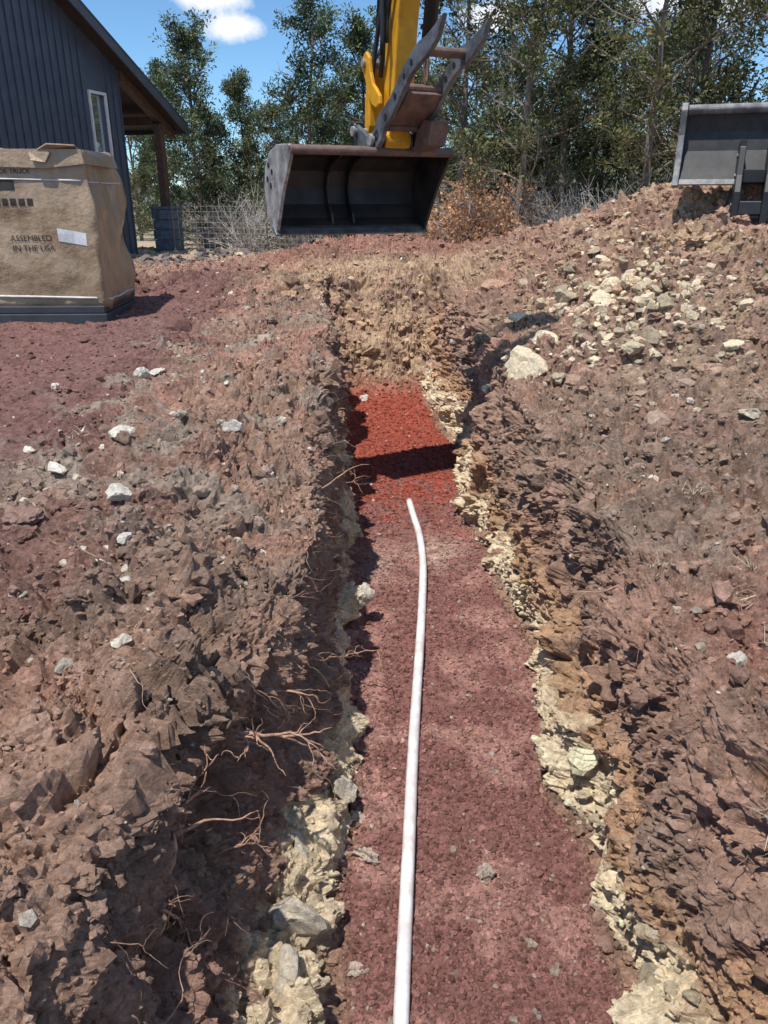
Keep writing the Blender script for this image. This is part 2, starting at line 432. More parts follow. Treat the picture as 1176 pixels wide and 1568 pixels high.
# pale ledges low on the left wall
lp=[(3.55,.86,.10),(3.85,.84,.12),(4.1,.86,.10),(4.4,.88,.08),(1.55,.84,.10),(1.8,.86,.09),(2.05,.86,.11),(2.35,.86,.08),(2.7,.88,.07),(1.35,.88,.10),(5.1,.88,.08)]
P_=np.array([wallpt(-1,y,s)-np.array([.03,0,0]) for y,s,_ in lp])
addsc(mbr,P_,np.tile([0,0,1.],(len(P_),1)),np.array([a for _,_,a in lp]),np.array([.66,.58,.46])*rng.uniform(.8,1.1,(len(P_),1)),PRA,sink=.5,flat=1.0)
pos,nr,cc=pick(700,(1-isf)*(1-wallc)*(Yc>2)*(Yc<12)*(pileC*1.3+.45*np.exp(-((Xc+1.6)/.8)**2)+.05)*distf)
sz=np.exp(rng.normal(math.log(.019),.5,len(pos))); col=np.array([.72,.63,.50])*rng.uniform(.55,1.15,(len(pos),1))
addsc(mbr,pos,nr,sz,col,PRA,sink=.2)
hot=np.exp(-((Xc-2.1)/.6)**2-((Yc-7.0)/1.1)**2)
pos,nr,cc=pick(620,hot)
sz=np.exp(rng.normal(math.log(.037),.5,len(pos))); col=np.array([.80,.66,.46])*rng.uniform(.5,1.15,(len(pos),1))
addsc(mbr,pos,nr,sz,col,PRA,sink=.3)
pos,nr,cc=pick(320,(1-isf)*(Yc>9.3)*(Yc<10.8)*(np.abs(Xc)<.9))
sz=np.exp(rng.normal(math.log(.035),.45,len(pos))); col=cc*rng.uniform(.7,1.35,(len(pos),1))
addsc(mbr,pos,nr,sz,col,PRA,sink=.5)
pos,nr,cc=pick(420,wallc*(Yc>1)*(Yc<9)*(cl[:-1,:-1]>.4)*distf*np.where(Xc<.2,.25,1))
sz=np.exp(rng.normal(math.log(.020),.4,len(pos))); col=np.array([.80,.66,.45])*rng.uniform(.55,1.15,(len(pos),1))*np.where(pos[:,0]<.2,.8,1)[:,None]
addsc(mbr,pos,nr,sz,col,PRA,sink=.6)
fr_=[(-.08,2.45,.045),(-.12,2.68,.03),(-.1,1.95,.025),(.02,1.72,.032),(.42,2.35,.038),(.62,1.95,.02),(.55,2.05,.018),(.3,2.5,.016),(.1,3.2,.015),(.55,3.0,.018)]
P_=[]
for x,y,s in fr_:
    j=np.searchsorted(Y,y); k=np.where(kind==2)[0]; q=k[np.argmin(abs(P3[j,k,0]-x))]; P_.append(P3[j,q])
P_=np.array(P_)
addsc(mbr,P_,np.tile([0,0,1.],(len(P_),1)),np.array([s for _,_,s in fr_]),np.array([.54,.44,.35])*rng.uniform(.6,1.3,(len(P_),1)),PR3,sink=.25)
pos,nr,cc=pick(130,(Yc>15.5)*(Yc<19)*np.exp(-((Xc+3.9)/1.2)**2))
addsc(mbr,pos,nr,rng.uniform(.06,.15,130),np.array([.22,.18,.165])*rng.uniform(.6,1.4,(130,1)),PRA)
obj('caliche_rocks',mbr.mesh('caliche_rocks',[M_stone]))

# ------------------------------------------------------------------ pvc pipe
M_pvc=simple('white_pvc',(.86,.87,.88),(.66,.60,.57),9,.35,bumps=.05)
def floorz(x,y):
    j=min(np.searchsorted(Y,y),nY-1); k=np.where(kind==2)[0]; q=k[np.argmin(abs(P3[j,k,0]-x))]; return P3[j,q,2]
ctl_y=[-.8,1.0,1.75,2.4,3.2,4.0,4.8,5.5,6.0,6.45]; ctl_x=[-.02,.02,.055,.10,.15,.215,.275,.31,.28,.21]
ys=np.linspace(-.8,6.45,120); xs=np.interp(ys,ctl_y,ctl_x)
xs=np.convolve(np.pad(xs,7,mode='edge'),np.ones(15)/15,'valid')
zs=np.array([floorz(a,b) for a,b in zip(xs,ys)]); zs=np.convolve(np.pad(zs,10,mode='edge'),np.ones(21)/21,'valid')+.026
zs[-25:]+=np.linspace(0,1,25)**2*.03
mbp=MB(); pp=np.c_[xs,ys,zs]
tube(mbp,pp,.028,20)
d=pp[-1]-pp[-2]; d/=np.linalg.norm(d)
tube(mbp,np.array([pp[-1]+d*.001,pp[-1]+d*.002]),.022,20,1)
M_bore=simple('pipe_bore',(.05,.05,.05))
obj('pvc_pipe',mbp.mesh('pvc_pipe',[M_pvc,M_bore],True))

# ------------------------------------------------------------------ roots
mbt=MB()
def root(p0,dir_,L,r,wig=.25,forks=1,col=(1,1,1)):
    n=10; p=np.array(p0,float); d=np.array(dir_,float); d/=np.linalg.norm(d); pts=[p.copy()]; d0=d.copy()
    for i in range(n):
        d=d+rng.normal(size=3)*wig*.42+np.array([0,0,-.03])+.15*(d0-d); d/=np.linalg.norm(d); p=p+d*L/n; pts.append(p.copy())
        if forks>0 and rng.random()<.25: root(p,d+rng.normal(size=3)*.7,L*.45,r*.5,wig,forks-1,col)
    tube(mbt,pts,np.linspace(r,r*.25,n+1)*rng.uniform(.8,1.2,n+1),6,0,col)
for (y,s,dr,L,r) in [(2.25,.24,(1,.05,-.12),.44,.011),(2.3,.3,(1,-.3,-.3),.3,.007),(1.72,.42,(.9,.35,.25),.42,.010),(1.75,.45,(.5,-.3,-.5),.24,.008),(1.5,.3,(.3,-.2,-.5),.26,.008),(3.0,.4,(.9,.3,-.1),.28,.006),
   (3.6,.75,(1,.1,-.05),.30,.006),(4.4,.25,(1,.2,.05),.48,.007),(5.0,.35,(1,.3,-.1),.4,.005),(5.6,.3,(1,-.1,0),.3,.005),(2.0,.55,(1,0,-.1),.26,.006),(1.85,.35,(1,.2,0),.3,.006),(2.6,.3,(1,-.2,-.3),.3,.006)]:
    root(wallpt(-1,y,s)-np.array([.04,0,0]),dr,L,r,.6,2,(1.6,1.5,1.4))
for (y,s,dr,L,r) in [(3.2,.2,(-1,.1,.02),.45,.006),(4.1,.4,(-1,.2,-.1),.2,.005),(5.5,.2,(-1,0,0),.3,.005),(7,.2,(-1,.1,0),.35,.006)]:
    root(wallpt(1,y,s)+np.array([.04,0,0]),dr,L,r,.5,2,(1.3,1.25,1.2))
for i in range(420):
    sd=-1 if i%3 else 1; y=rng.uniform(1.3,7); p=wallpt(sd,y,rng.uniform(.02,.7)); g=rng.uniform(.5,1.5)
    root(p,(-sd*rng.uniform(.2,1),rng.normal()*.6,rng.normal()*.5-.3),rng.uniform(.06,.24),rng.uniform(.0010,.0030),.6,1,(g,g,g))
for i in range(80):
    p,n=nearest(rng.uniform(-2.4,-.6) if i%2 else rng.uniform(1.1,2.4),rng.uniform(1.5,7))
    root(p+np.array([0,0,.01]),(rng.normal(),rng.normal(),.25),rng.uniform(.08,.3),rng.uniform(.0015,.004),.5,1,(1.4,1.5,1.5))
obj('tree_roots',mbt.mesh('tree_roots',[M_root],True))

mbd=MB()
def tuft(x,y,n,L,col=(.60,.52,.37)):
    p,nn=nearest(x,y)
    for i in range(n):
        a=rng.uniform(0,6.28); l=L*rng.uniform(.5,1.1); e=rng.uniform(.1,.8)
        d=np.array([math.cos(a)*math.cos(e),math.sin(a)*math.cos(e),math.sin(e)])
        b=p+rng.normal(size=3)*np.array([.03,.03,.008])+np.array([0,0,.01]); m_=b+d*l*.55; t_=b+d*l+np.array([0,0,-l*.45*rng.random()])
        tube(mbd,[b,m_,t_],[.0020,.0014,.0005],3,0,np.array(col)*rng.uniform(.6,1.2))
for x,y,n,L in [(1.32,2.0,36,.13),(1.18,1.75,34,.12),(1.5,2.9,30,.12),(1.65,3.1,16,.12),(1.6,3.7,14,.10),(1.35,4.4,10,.10),(1.75,4.0,10,.1),(2.3,4.6,10,.10),(-1.9,4.6,10,.10),(1.25,3.1,18,.12),(1.45,2.4,22,.12),(1.3,1.5,34,.12)]:
    tuft(x,y,n,L)
M_straw=simple('straw',(1,1,1),(.8,.8,.8),30,.8,attr=True,bumps=0)
obj('dry_grass',mbd.mesh('dry_grass',[M_straw]))

# ------------------------------------------------------------------ trees
def gen_tree(seed,h,wid,nl=30,leafn=32,bare=.0,cone=.5,low=.12,hue=0.0,leafs=.055,lean=1.0):
    r=np.random.default_rng(seed); mb=MB()
    n=9; t=np.linspace(0,1,n); tr=np.c_[np.cumsum(r.normal(size=n))*.045*h/6*lean,np.cumsum(r.normal(size=n))*.045*h/6*lean,t*h]; tr[0,:2]=0
    r0=.010*h+.015
    tube(mb,np.vstack([[tr[0]-[0,0,.4]],tr]),np.r_[r0*1.2,r0*(1-t)**.8+.010],8,0)
    cents=[]
    for i in range(nl):
        tt=low+(.98-low)*(i+r.random())/nl
        s=np.array([np.interp(tt,t,tr[:,q]) for q in range(3)])
        pr=(1-tt)**cone*(.55+.45*min(1,(tt-low+.12)/.3))
        L=wid*pr*r.uniform(.45,1.3)+.15; az=i*2.4+r.normal()*.6; el=r.uniform(.0,.6)+.5*tt
        d=np.array([math.cos(az)*math.cos(el),math.sin(az)*math.cos(el),math.sin(el)])
        pts=[s]; p=s.copy(); dd=d.copy()
        for q in range(5):
            dd=dd+r.normal(size=3)*.18+np.array([0,0,.07]); dd/=np.linalg.norm(dd); p=p+dd*L/5; pts.append(p.copy())
        pts=np.array(pts); tube(mb,pts,np.linspace(.022+.006*L,.007,6)*(1.2-.6*tt),5,0)
        dead=r.random()<bare or (tt<low+.1 and r.random()<.4); bl_=r.uniform(.7,1.25)
        for q in range(8):
            u=r.uniform(.25,1)*5; a=int(min(u,4)); b0=pts[a]+(pts[a+1]-pts[a])*(u-a if u<5 else 1)
            d2=dd+r.normal(size=3)*.75; d2/=np.linalg.norm(d2); l2=L*r.uniform(.18,.42)+.1
            m_=b0+d2*l2*.5; e_=b0+d2*l2+np.array([0,0,l2*.15]); tube(mb,[b0,m_,e_],[.010,.007,.003],4,0)
            if dead:
                for z in range(3):
                    d3=d2+r.normal(size=3)*.8; tube(mb,[m_,m_+d3*l2*.5],[.006,.002],3,0)
            else:
                cents.append((e_,r.uniform(.12,.25),r.uniform(.45,1.45)*bl_))
                if r.random()<.5: cents.append((m_,r.uniform(.10,.2),r.uniform(.3,1.0)*bl_))
        if not dead: cents.append((pts[-1],.2,r.uniform(.7,1.4)))
    cen=np.array([c[0] for c in cents]); R=np.array([c[1] for c in cents])*(h/6.5)**.3; Bv=np.array([c[2] for c in cents])
    k=np.repeat(np.arange(len(cen)),leafn); m=len(k)
    off=r.normal(size=(m,3)); off/=np.linalg.norm(off,axis=1)[:,None]; rad=r.random(m)**.5
    off=off*rad[:,None]*R[k][:,None]*1.2*np.array([1.05,1.05,.8])
    c=cen[k]+off
    dirv=off+r.normal(size=(m,3))*.09+np.array([0,0,.05]); dirv/=np.linalg.norm(dirv,axis=1)[:,None]
    sd=np.cross(dirv,r.normal(size=(m,3))); sd/=np.linalg.norm(sd,axis=1)[:,None]
    L=r.uniform(.7,1.5,m)[:,None]*leafs; W=L*.30
    V=np.stack([c-sd*W*.6,c+sd*W*.6,c+dirv*L*1.3+sd*W,c+dirv*L*1.3-sd*W],1)
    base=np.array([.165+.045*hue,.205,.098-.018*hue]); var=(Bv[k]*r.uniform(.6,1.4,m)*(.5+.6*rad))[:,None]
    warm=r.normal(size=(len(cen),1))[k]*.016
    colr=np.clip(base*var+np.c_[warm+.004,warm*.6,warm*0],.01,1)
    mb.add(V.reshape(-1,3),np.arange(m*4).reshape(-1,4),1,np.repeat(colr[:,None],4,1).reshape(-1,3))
    return mb
variants=[]
for i,(h,w_,cone,low,hue,bare,nl_) in enumerate([(6.2,1.9,.55,.05,0,.05,36),(6.8,1.5,.65,.07,-.4,.06,38),(7.2,2.2,.5,.12,.5,.18,32),(7.6,2.5,.45,.18,.7,.28,30),(5.2,2.1,.5,.03,.2,.08,34),(7.0,1.9,.5,.14,0,.35,30)]):
    variants.append((gen_tree(100+i,h,w_,nl=nl_,bare=bare,cone=cone,low=low,hue=hue),h))
vm=[v[0].mesh('pine_tree',[M_bark,M_leaf]) for v in variants]
def put(k,x,y,h,rz,name='pine_tree'):
    s=h/variants[k][1]; z=ground(np.array(x),np.array(y))
    o=obj(name,vm[k],None,(x,y,float(z)-.05),(0,0,rz)); o.scale=(s,s,s); return o
T=[(1,-7.0,27,5.3),(0,-5.2,24,5.6),(0,-4.2,25.5,4.6),(4,-3.1,24,3.7),(1,-1.95,23.0,6.3),(0,-.45,25.5,6.0),(4,.5,23,4.4),(5,1.9,22,8.0),(2,3.2,19,7.4),(0,4.7,22,7.6),(3,5.9,18.5,7.6),(2,7.2,20,8.2),(3,8.2,16.5,7.6),(5,9.6,19,8.2),(2,10.2,15,8),
   (4,-2.5,28,4.0),(4,-6.3,30,4.2),(4,-1.2,27,4.4),(3,4.2,28,6),(1,6.4,26,7.4),(4,-9.2,31,4.8),(4,3.8,24.5,5.0),(4,7.9,23,5.4),(0,8.9,25,7.2),(4,6.0,23,5.0),(4,1.3,27,4.8),(4,2.8,27,5.2)]
for i,(k,x,y,h) in enumerate(T): put(k,x,y,h,i*1.7)
tb=gen_tree(77,6.6,2.0,nl=20,leafn=15,bare=.35,cone=.35,low=.45,hue=0,leafs=.06,lean=.5)
obj('offscreen_shade_tree',tb.mesh('offscreen_shade_tree',[M_bark,M_leaf]),None,(-1.5,-1.9,-.05))  # unseen tree added behind the camera to throw dappled shade on the trench
mbf=MB(); r2=np.random.default_rng(5)
lite=[gen_tree(300+i,6,2.0,nl=20,leafn=15,cone=.5,low=.03,leafs=.12) for i in range(3)]
for i in range(50):
    L=lite[i%3]; x=-34+68*(i+r2.random())/50; y=r2.uniform(33,48); s=r2.uniform(.5,.70); a=r2.uniform(0,6)
    ca,sa=math.cos(a)*s,math.sin(a)*s
    nb=mbf.n
    for v,c in zip(L.v,L.c):
        mbf.v.append(np.c_[v[:,0]*ca-v[:,1]*sa+x,v[:,0]*sa+v[:,1]*ca+y,v[:,2]*s-.05]); mbf.c.append(c*.9)
    for f,m in L.f: mbf.f.append((f+nb,m))
    mbf.n+=L.n
obj('distant_trees',mbf.mesh('distant_trees',[M_bark,M_leaf]))
def gen_shrub(seed,R,H,leafcol,nleaf,twigs=60,ls=.05):
    r=np.random.default_rng(seed); mb=MB(); ends=[]
    for i in range(twigs):
        a=r.uniform(0,6.28); e=r.uniform(.25,1.45); d=np.array([math.cos(a)*math.cos(e),math.sin(a)*math.cos(e),math.sin(e)])
        p=np.array([r.normal()*.12,r.normal()*.12,0]); pts=[p]; L=r.uniform(.6,1.1)
        for q in range(5):
            d=d+r.normal(size=3)*.2; d/=np.linalg.norm(d); p=p+d*np.array([R,R,H])*L/5; pts.append(p)
            if q>1:
                for z in range(2):
                    d3=d+r.normal(size=3)*.8; e3=p+d3*.22; tube(mb,[p,e3],[.006,.003],3,0); ends.append(e3)
            ends.append(p)
        tube(mb,pts,np.linspace(.016,.005,6),4,0)
    ends=np.array(ends)
    if nleaf:
        k=r.integers(0,len(ends),nleaf); c=ends[k]+r.normal(size=(nleaf,3))*.07; d=r.normal(size=(nleaf,3)); d/=np.linalg.norm(d,axis=1)[:,None]
        s=np.cross(d,r.normal(size=(nleaf,3))); s/=np.linalg.norm(s,axis=1)[:,None]; L=r.uniform(.6,1.4,nleaf)[:,None]*ls
        V=np.stack([c,c+d*L*.5+s*L*.4,c+d*L,c+d*L*.5-s*L*.4],1)
        cl_=np.array(leafcol)*r.uniform(.5,1.5,(nleaf,1)); mb.add(V.reshape(-1,3),np.arange(nleaf*4).reshape(-1,4),1,np.repeat(np.clip(cl_,0,1)[:,None],4,1).reshape(-1,3))
    return mb
M_twig=simple('dead_twigs',(.55,.51,.47),(.32,.29,.26),20,.9,bumps=0)
sh=[gen_shrub(1,1.2,1.2,(.54,.30,.16),4200,50,.06).mesh('dry_leaf_shrub',[M_twig,M_leaf]),
    gen_shrub(2,1.5,1.6,(.3,.27,.15),300,75).mesh('bare_shrub',[M_twig,M_leaf]),
    gen_shrub(3,1.3,1.5,(.16,.19,.10),4200,50,.055).mesh('green_shrub',[M_twig,M_leaf])]
def sput(k,x,y,s,rz=0):
    o=obj(['dry_leaf_shrub','bare_shrub','green_shrub'][k],sh[k],None,(x,y,float(ground(np.array(x),np.array(y)))-.05),(0,0,rz)); o.scale=(s,s,s)
for i,a in enumerate([(0,2.1,19.2,1.2),(0,2.9,19.8,1.1),(0,1.4,20.6,1.0),(1,-3.6,21.6,1.0),(1,-2.4,22.5,1.1),(1,4.1,18.6,1.0),(1,5.0,18,1.0),(1,6.0,17.4,1.0),(1,3.4,20.5,1.1),(1,7.2,17.5,1.1),(2,-3.0,23,1.0),(2,-1.0,23.4,.9),(2,.2,24,1.0),(2,4.6,23,1.1),(2,6.4,21.5,1.2),(2,-5.2,26,1.1),(1,-4.8,24,.9),(2,8.6,21,1.3),(0,4.6,21.0,.7),(2,5.9,20.6,.8),(2,3.0,24,1.2),(2,-4.2,25,1.1),(2,1.6,25,1.2),(2,7.6,22,1.3)]): sput(*a,rz=i*1.3)

mbh=MB(); hx=np.linspace(-260,260,90); hy=np.linspace(170,330,26); HX,HY=np.meshgrid(hx,hy)
HZ=20*np.exp(-((HX-55)/75)**2)*np.sin(np.clip((HY-170)/160,0,1)*np.pi)+7*np.exp(-((HX+120)/90)**2)*np.sin(np.clip((HY-170)/160,0,1)*np.pi)+2*fbm(HX,HY,HX*0,.03,4,3)-2
i_=np.arange(25)[:,None]*90; j_=np.arange(89)[None]
mbh.add(np.stack([HX,HY,HZ],-1).reshape(-1,3),np.stack([i_+j_,i_+j_+1,i_+90+j_+1,i_+90+j_],-1).reshape(-1,4),0)
M_hill=simple('hill_scrub',(.09,.12,.10),(.15,.16,.13),.08,.95,bscale=.3,bdist=1)
obj('hill',mbh.mesh('hill',[M_hill],True))

# ------------------------------------------------------------------ wire fence
mbw=MB()
def fence(x0,y0,x1,y1):
    n=int(math.hypot(x1-x0,y1-y0)/.15)
    for i in range(n+1):
        t=i/n; x=x0+(x1-x0)*t; y=y0+(y1-y0)*t; g=.12
        tube(mbw,[(x,y,g),(x,y,g+1.3)],.004,3)
        if i%16==0: tube(mbw,[(x,y,-.2),(x,y,g+1.45)],.026,6,1)
    for k in range(10):
        z=.22+k*.128; tube(mbw,[(x0,y0,z),(x1,y1,z)],.005,3)
fence(-5.4,21.0,-1.0,20.6); fence(-1.0,20.6,4.2,19.0); fence(4.2,19.0,12,16.5)
M_wire=simple('galvanised_wire',(.55,.55,.56),(.4,.38,.37),20,.5,.5,bumps=0); M_tpost=simple('fence_post_steel',(.16,.19,.16),(.22,.14,.12),8,.6,.3)
obj('wire_fence',mbw.mesh('wire_fence',[M_wire,M_tpost]))

# ------------------------------------------------------------------ house (gable end turned to the right)
M_side=simple('blue_grey_siding',(.095,.115,.155),(.075,.093,.13),3,.45,.1,bumps=.05)
M_trimd=simple('dark_fascia',(.09,.095,.11),(.07,.075,.09),3,.5)
M_soff=simple('soffit_brown',(.07,.048,.04),(.05,.036,.032),5,.6)
M_post=simple('stained_timber',(.15,.085,.06),(.09,.05,.036),9,.6)
M_pier=simple('pier_stone',(.19,.21,.24),(.10,.115,.14),7,.8,bumps=.5,bdist=.02,bscale=14)
M_glass,ntg,bg=newmat('window_glass'); bg.inputs['Base Color'].default_value=(.6,.65,.7,1); bg.inputs['Metallic'].default_value=.9; bg.inputs['Roughness'].default_value=.06
M_roof=simple('roof_metal',(.09,.095,.11),(.07,.075,.09),2,.4,.4)
M_white=simple('window_trim',(.75,.75,.75),(.65,.65,.65),6,.5)
house=bpy.data.objects.new('metal_sided_house',None); COL.objects.link(house); house.location=(-6.3,20.7,.2); house.rotation_euler=(0,0,math.radians(-15))
sl=.476; RS=-5.2
def Tp(s): return 3.19+sl*(2.42-s) if s>=RS else 3.19+sl*(2.42-RS)-sl*(RS-s)
def Un(s): return Tp(s)-.16
SL_=-10.4
def wp(mb,pts,x0=-.2,x1=0.0): prism(mb,[(-s,z) for s,z in pts],x0,x1)
w0,w1,wz0,wz1=-1.22,-.66,1.0,3.55
mb=MB()
wp(mb,[(SL_,0),(SL_,Un(SL_)),(RS,Un(RS)),(w0,Un(w0)),(w0,0)])
wp(mb,[(w1,0),(w1,Un(w1)),(0,Un(0)),(0,0)]); wp(mb,[(w0,0),(w1,0),(w1,wz0),(w0,wz0)]); wp(mb,[(w0,wz1),(w1,wz1),(w1,Un(w1)),(w0,Un(w0))])
box(mb,-9,-.2,-.2,0,0,Un(0)-.02); box(mb,-9,-8.8,SL_,-.2,0,3.5); box(mb,-8.8,-.2,SL_,SL_+.2,0,3.3)
s=SL_+.05
while s<-.01:
    if not(w0-.1<s<w1+.1): box(mb,.002,.034,s-.016,s+.016,0,Un(s)-.03)
    s+=.24
me=mb.mesh('walls',[M_side]); fix_normals(me); obj('walls',me,house)
mb=MB(); box(mb,-.02,.045,w0-.06,w0,wz0-.06,wz1+.06); box(mb,-.02,.045,w1,w1+.06,wz0-.06,wz1+.06)
box(mb,-.02,.043,w0,w1,wz0-.06,wz0); box(mb,-.02,.043,w0,w1,wz1,wz1+.06); box(mb,-.06,-.02,w0,w1,2.2,2.25)
obj('window_frame',mb.mesh('window_frame',[M_white]),house,bevel=.004)
mb=MB(); box(mb,-.098,-.07,w0,w1,wz0,wz1); obj('window_glass',mb.mesh('window_glass',[M_glass]),house)
OVX=.40
def roofp(name,mat,dz0,dz1,x0,x1,a,b):
    mb=MB(); wp(mb,[(a,Tp(a)+dz0),(b,Tp(b)+dz0),(b,Tp(b)+dz1),(a,Tp(a)+dz1)],x0,x1); me=mb.mesh(name,[mat]); fix_normals(me); obj(name,me,house)
E2=RS-7.62
roofp('roof_deck_right',M_soff,-.155,-.03,-9.4,OVX,2.42,RS); roofp('roof_deck_left',M_soff,-.155,-.03,-9.4,OVX,E2,RS)
roofp('roof_sheet_right',M_roof,-.027,.01,-9.45,OVX+.05,2.47,RS); roofp('roof_sheet_left',M_roof,-.027,.01,-9.45,OVX+.05,E2-.05,RS)
roofp('rake_board_right',M_trimd,-.26,-.03,OVX+.002,OVX+.04,2.42,RS); roofp('rake_board_left',M_trimd,-.26,-.03,OVX+.002,OVX+.04,E2,RS)
mb=MB(); box(mb,-9.4,OVX+.04,2.422,2.46,Tp(2.42)-.24,Tp(2.42)-.03); obj('eave_fascia',mb.mesh('eave_fascia',[M_trimd]),house,bevel=.005)
mb=MB(); box(mb,-.10,.10,1.56,1.76,1.16,Un(1.76)-.2); wp(mb,[(.03,Un(.03)-.01),(2.38,Un(2.38)-.01),(2.38,Un(2.38)-.22),(.03,Un(.03)-.24)],-.09,.09)
box(mb,-8.8,-.12,1.60,1.74,Un(1.74)-.25,Un(1.74)-.04); box(mb,-8.8,-8.6,1.56,1.76,0,Un(1.76)-.27); box(mb,-4.6,-4.4,1.56,1.76,0,Un(1.76)-.27)
me=mb.mesh('porch_post_and_beams',[M_post]); fix_normals(me); obj('porch_post_and_beams',me,house,bevel=.01)
mb=MB()
for k in range(5):
    o_=.0 if k%2 else .012; box(mb,-.28-o_,.28+o_,1.38-o_,1.94+o_,-.2+k*.258,-.2+(k+1)*.258-.008)
box(mb,-.32,.32,1.34,1.98,1.093,1.155)
obj('porch_pier',mb.mesh('porch_pier',[M_pier]),house,bevel=.012)

# ------------------------------------------------------------------ crate
def card_mat():
    m,nt,b=newmat('cardboard'); tc=N(nt,'ShaderNodeTexCoord').outputs['Object']
    f=mapr(nt,noise_fac(nt,tc,1.6,5,.6),.35,.65,0,1); c=mixc(nt,'MIX',f,(.42,.305,.19),(.31,.22,.132))
    mp=N(nt,'ShaderNodeMapping'); mp.inputs['Scale'].default_value=(1,1,.06); nt.links.new(tc,mp.inputs[0])
    c=mixc(nt,'MULTIPLY',mapr(nt,noise_fac(nt,mp.outputs[0],18,3),.4,.7,0,.35),c,(.6,.55,.5))
    nt.links.new(c,b.inputs['Base Color']); b.inputs['Roughness'].default_value=.5
    b.inputs['Coat Weight'].default_value=.5; b.inputs['Coat Roughness'].default_value=.2
    p=bump(nt,b,noise_fac(nt,tc,5,4),.6,.05); bump(nt,b,noise_fac(nt,mp.outputs[0],30,3),.4,.012,p)
    return m
M_card=card_mat(); M_ink=simple('black_ink',(.04,.033,.03)); M_lab=simple('paper_label',(.8,.8,.8),(.68,.69,.72),30,.5); M_strap=simple('plastic_strap',(.66,.66,.66),(.5,.5,.5),8,.4); M_pal=simple('pallet_base',(.05,.058,.07),(.035,.04,.048),5,.6)
crate=bpy.data.objects.new('cardboard_crate',None); COL.objects.link(crate); crate.location=(-3.84,9.25,.36); crate.rotation_euler=(0,0,math.radians(2))
bm=bmesh.new(); bmesh.ops.create_cube(bm,size=1); bmesh.ops.subdivide_edges(bm,edges=bm.edges,cuts=30,use_grid_fill=True)
W,Dp,H=1.5,1.15,1.56
for v in bm.verts:
    x,y,z=v.co; z01=z+.5
    bul=1+.06*math.sin(z01*math.pi*.9+.2)-.05*z01
    v.co=Vector((x*W*bul,y*Dp*bul,z01*H+.12))
bm.normal_update()
cs=np.array([v.co[:] for v in bm.verts]); nn_=pn(cs[:,0],cs[:,1],cs[:,2],2.3,50)*.08+pn(cs[:,0],cs[:,1],cs[:,2],6,51)*.025+np.abs(pn(cs[:,0]*2,cs[:,1]*2,cs[:,2]*.6,4,52))*-.05
for v,d in zip(bm.verts,nn_):
    k=1 if v.co.y>-.5 else .45
    v.co+=v.normal*float(d)*k
cb=BVHTree.FromBMesh(bm)
me=bpy.data.meshes.new('box_body'); bm.to_mesh(me); bm.free(); me.materials.append(M_card)
for p in me.polygons: p.use_smooth=True
ob=obj('box_body',me,crate)
def fy(x,z):
    h=cb.ray_cast(Vector((x,-2,z)),Vector((0,1,0)),3)
    return h[0].y if h[0] is not None else -.58
def fx(y,z):
    h=cb.ray_cast(Vector((2,y,z)),Vector((-1,0,0)),3)
    return h[0].x if h[0] is not None else .75
ht=H+.12
mb=MB(); 
v=[(-.76,-.60,ht+.01),(.40,-.60,ht+.01),(.71,-.575,ht+.01),(.71,.56,ht+.01),(-.76,.56,ht+.01),(-.76,-.605,ht-.14),(.36,-.615,ht-.17),(.735,-.595,ht-.13)]
mb.add(v,[(0,1,2,3,4),(0,5,6,1),(1,6,7,2)]); mb.add([(.71,-.575,ht+.01),(.735,-.595,ht-.13),(.75,.57,ht-.14),(.71,.56,ht+.01)],[(0,1,2,3)])
mb.add([(.28,-.60,ht+.01),(.40,-.66,ht+.06),(.66,-.60,ht+.05),(.66,-.45,ht+.01)],[(0,1,2,3)])
mb.add([(.20,-.612,ht-.02),(.42,-.625,ht-.02),(.36,-.64,ht-.12),(.22,-.65,ht-.10)],[(0,1,2,3)])
me=mb.mesh('lid',[M_card]); fix_normals(me); o=obj('lid',me,crate); sm=o.modifiers.new('s','SOLIDIFY'); sm.thickness=.012
def decal(name,x0,x1,z0,z1,mat,skew=0.0,n=10):
    g=np.linspace(0,1,n); V=[]
    for b in g:
        for a in g:
            x=x0+(x1-x0)*a; z=z0+(z1-z0)*b+skew*a; V.append((x,fy(x,z)-.004,z))
    i=np.arange(n-1)[:,None]*n; j=np.arange(n-1)[None]
    mb=MB(); mb.add(V,np.stack([i+j,i+j+1,i+n+j+1,i+n+j],-1).reshape(-1,4)); obj(name,mb.mesh(name,[mat]),crate)
decal('shipping_label',.36,.66,.80,.93,M_lab,-.05)
decal('printed_block',-.42,-.02,1.30,1.40,M_ink)
for i in range(7): decal('printed_mark_%d'%i,-.42+i*.085,-.36+i*.085,1.15,1.22,M_ink,n=4)
def txt(s,size,x,z,name):
    cu=bpy.data.curves.new(name,'FONT'); cu.body=s; cu.size=size; cu.align_x='LEFT'; o=bpy.data.objects.new(name+'_tmp',cu); COL.objects.link(o)
    dg=bpy.context.evaluated_depsgraph_get(); me=bpy.data.meshes.new_from_object(o.evaluated_get(dg)); bpy.data.objects.remove(o)
    for v in me.vertices:
        xx=x+v.co.x; zz=z+v.co.y; v.co=(xx,fy(xx,zz)-.007,zz)
    me.materials.clear(); me.materials.append(M_ink); obj(name,me,crate)
txt('ASSEMBLED',.085,-.15,.80,'print_assembled'); txt('IN THE USA',.085,-.14,.70,'print_in_the_usa'); txt('24" SPADE TRUCK',.065,-.36,1.46,'print_spade_truck')
mb=MB()
def strap(z,zr,r=.010):
    pts=[(x,fy(x,z-.02*(x+.7))-r*.6,z-.02*(x+.7)) for x in np.linspace(-.7,.66,12)]
    pts+=[(fx(yy,zr)+r*.6,yy,zr) for yy in np.linspace(-.48,.5,8)]; tube(mb,pts,r,5)
strap(1.42,1.38,.009); strap(.24,.19,.013)
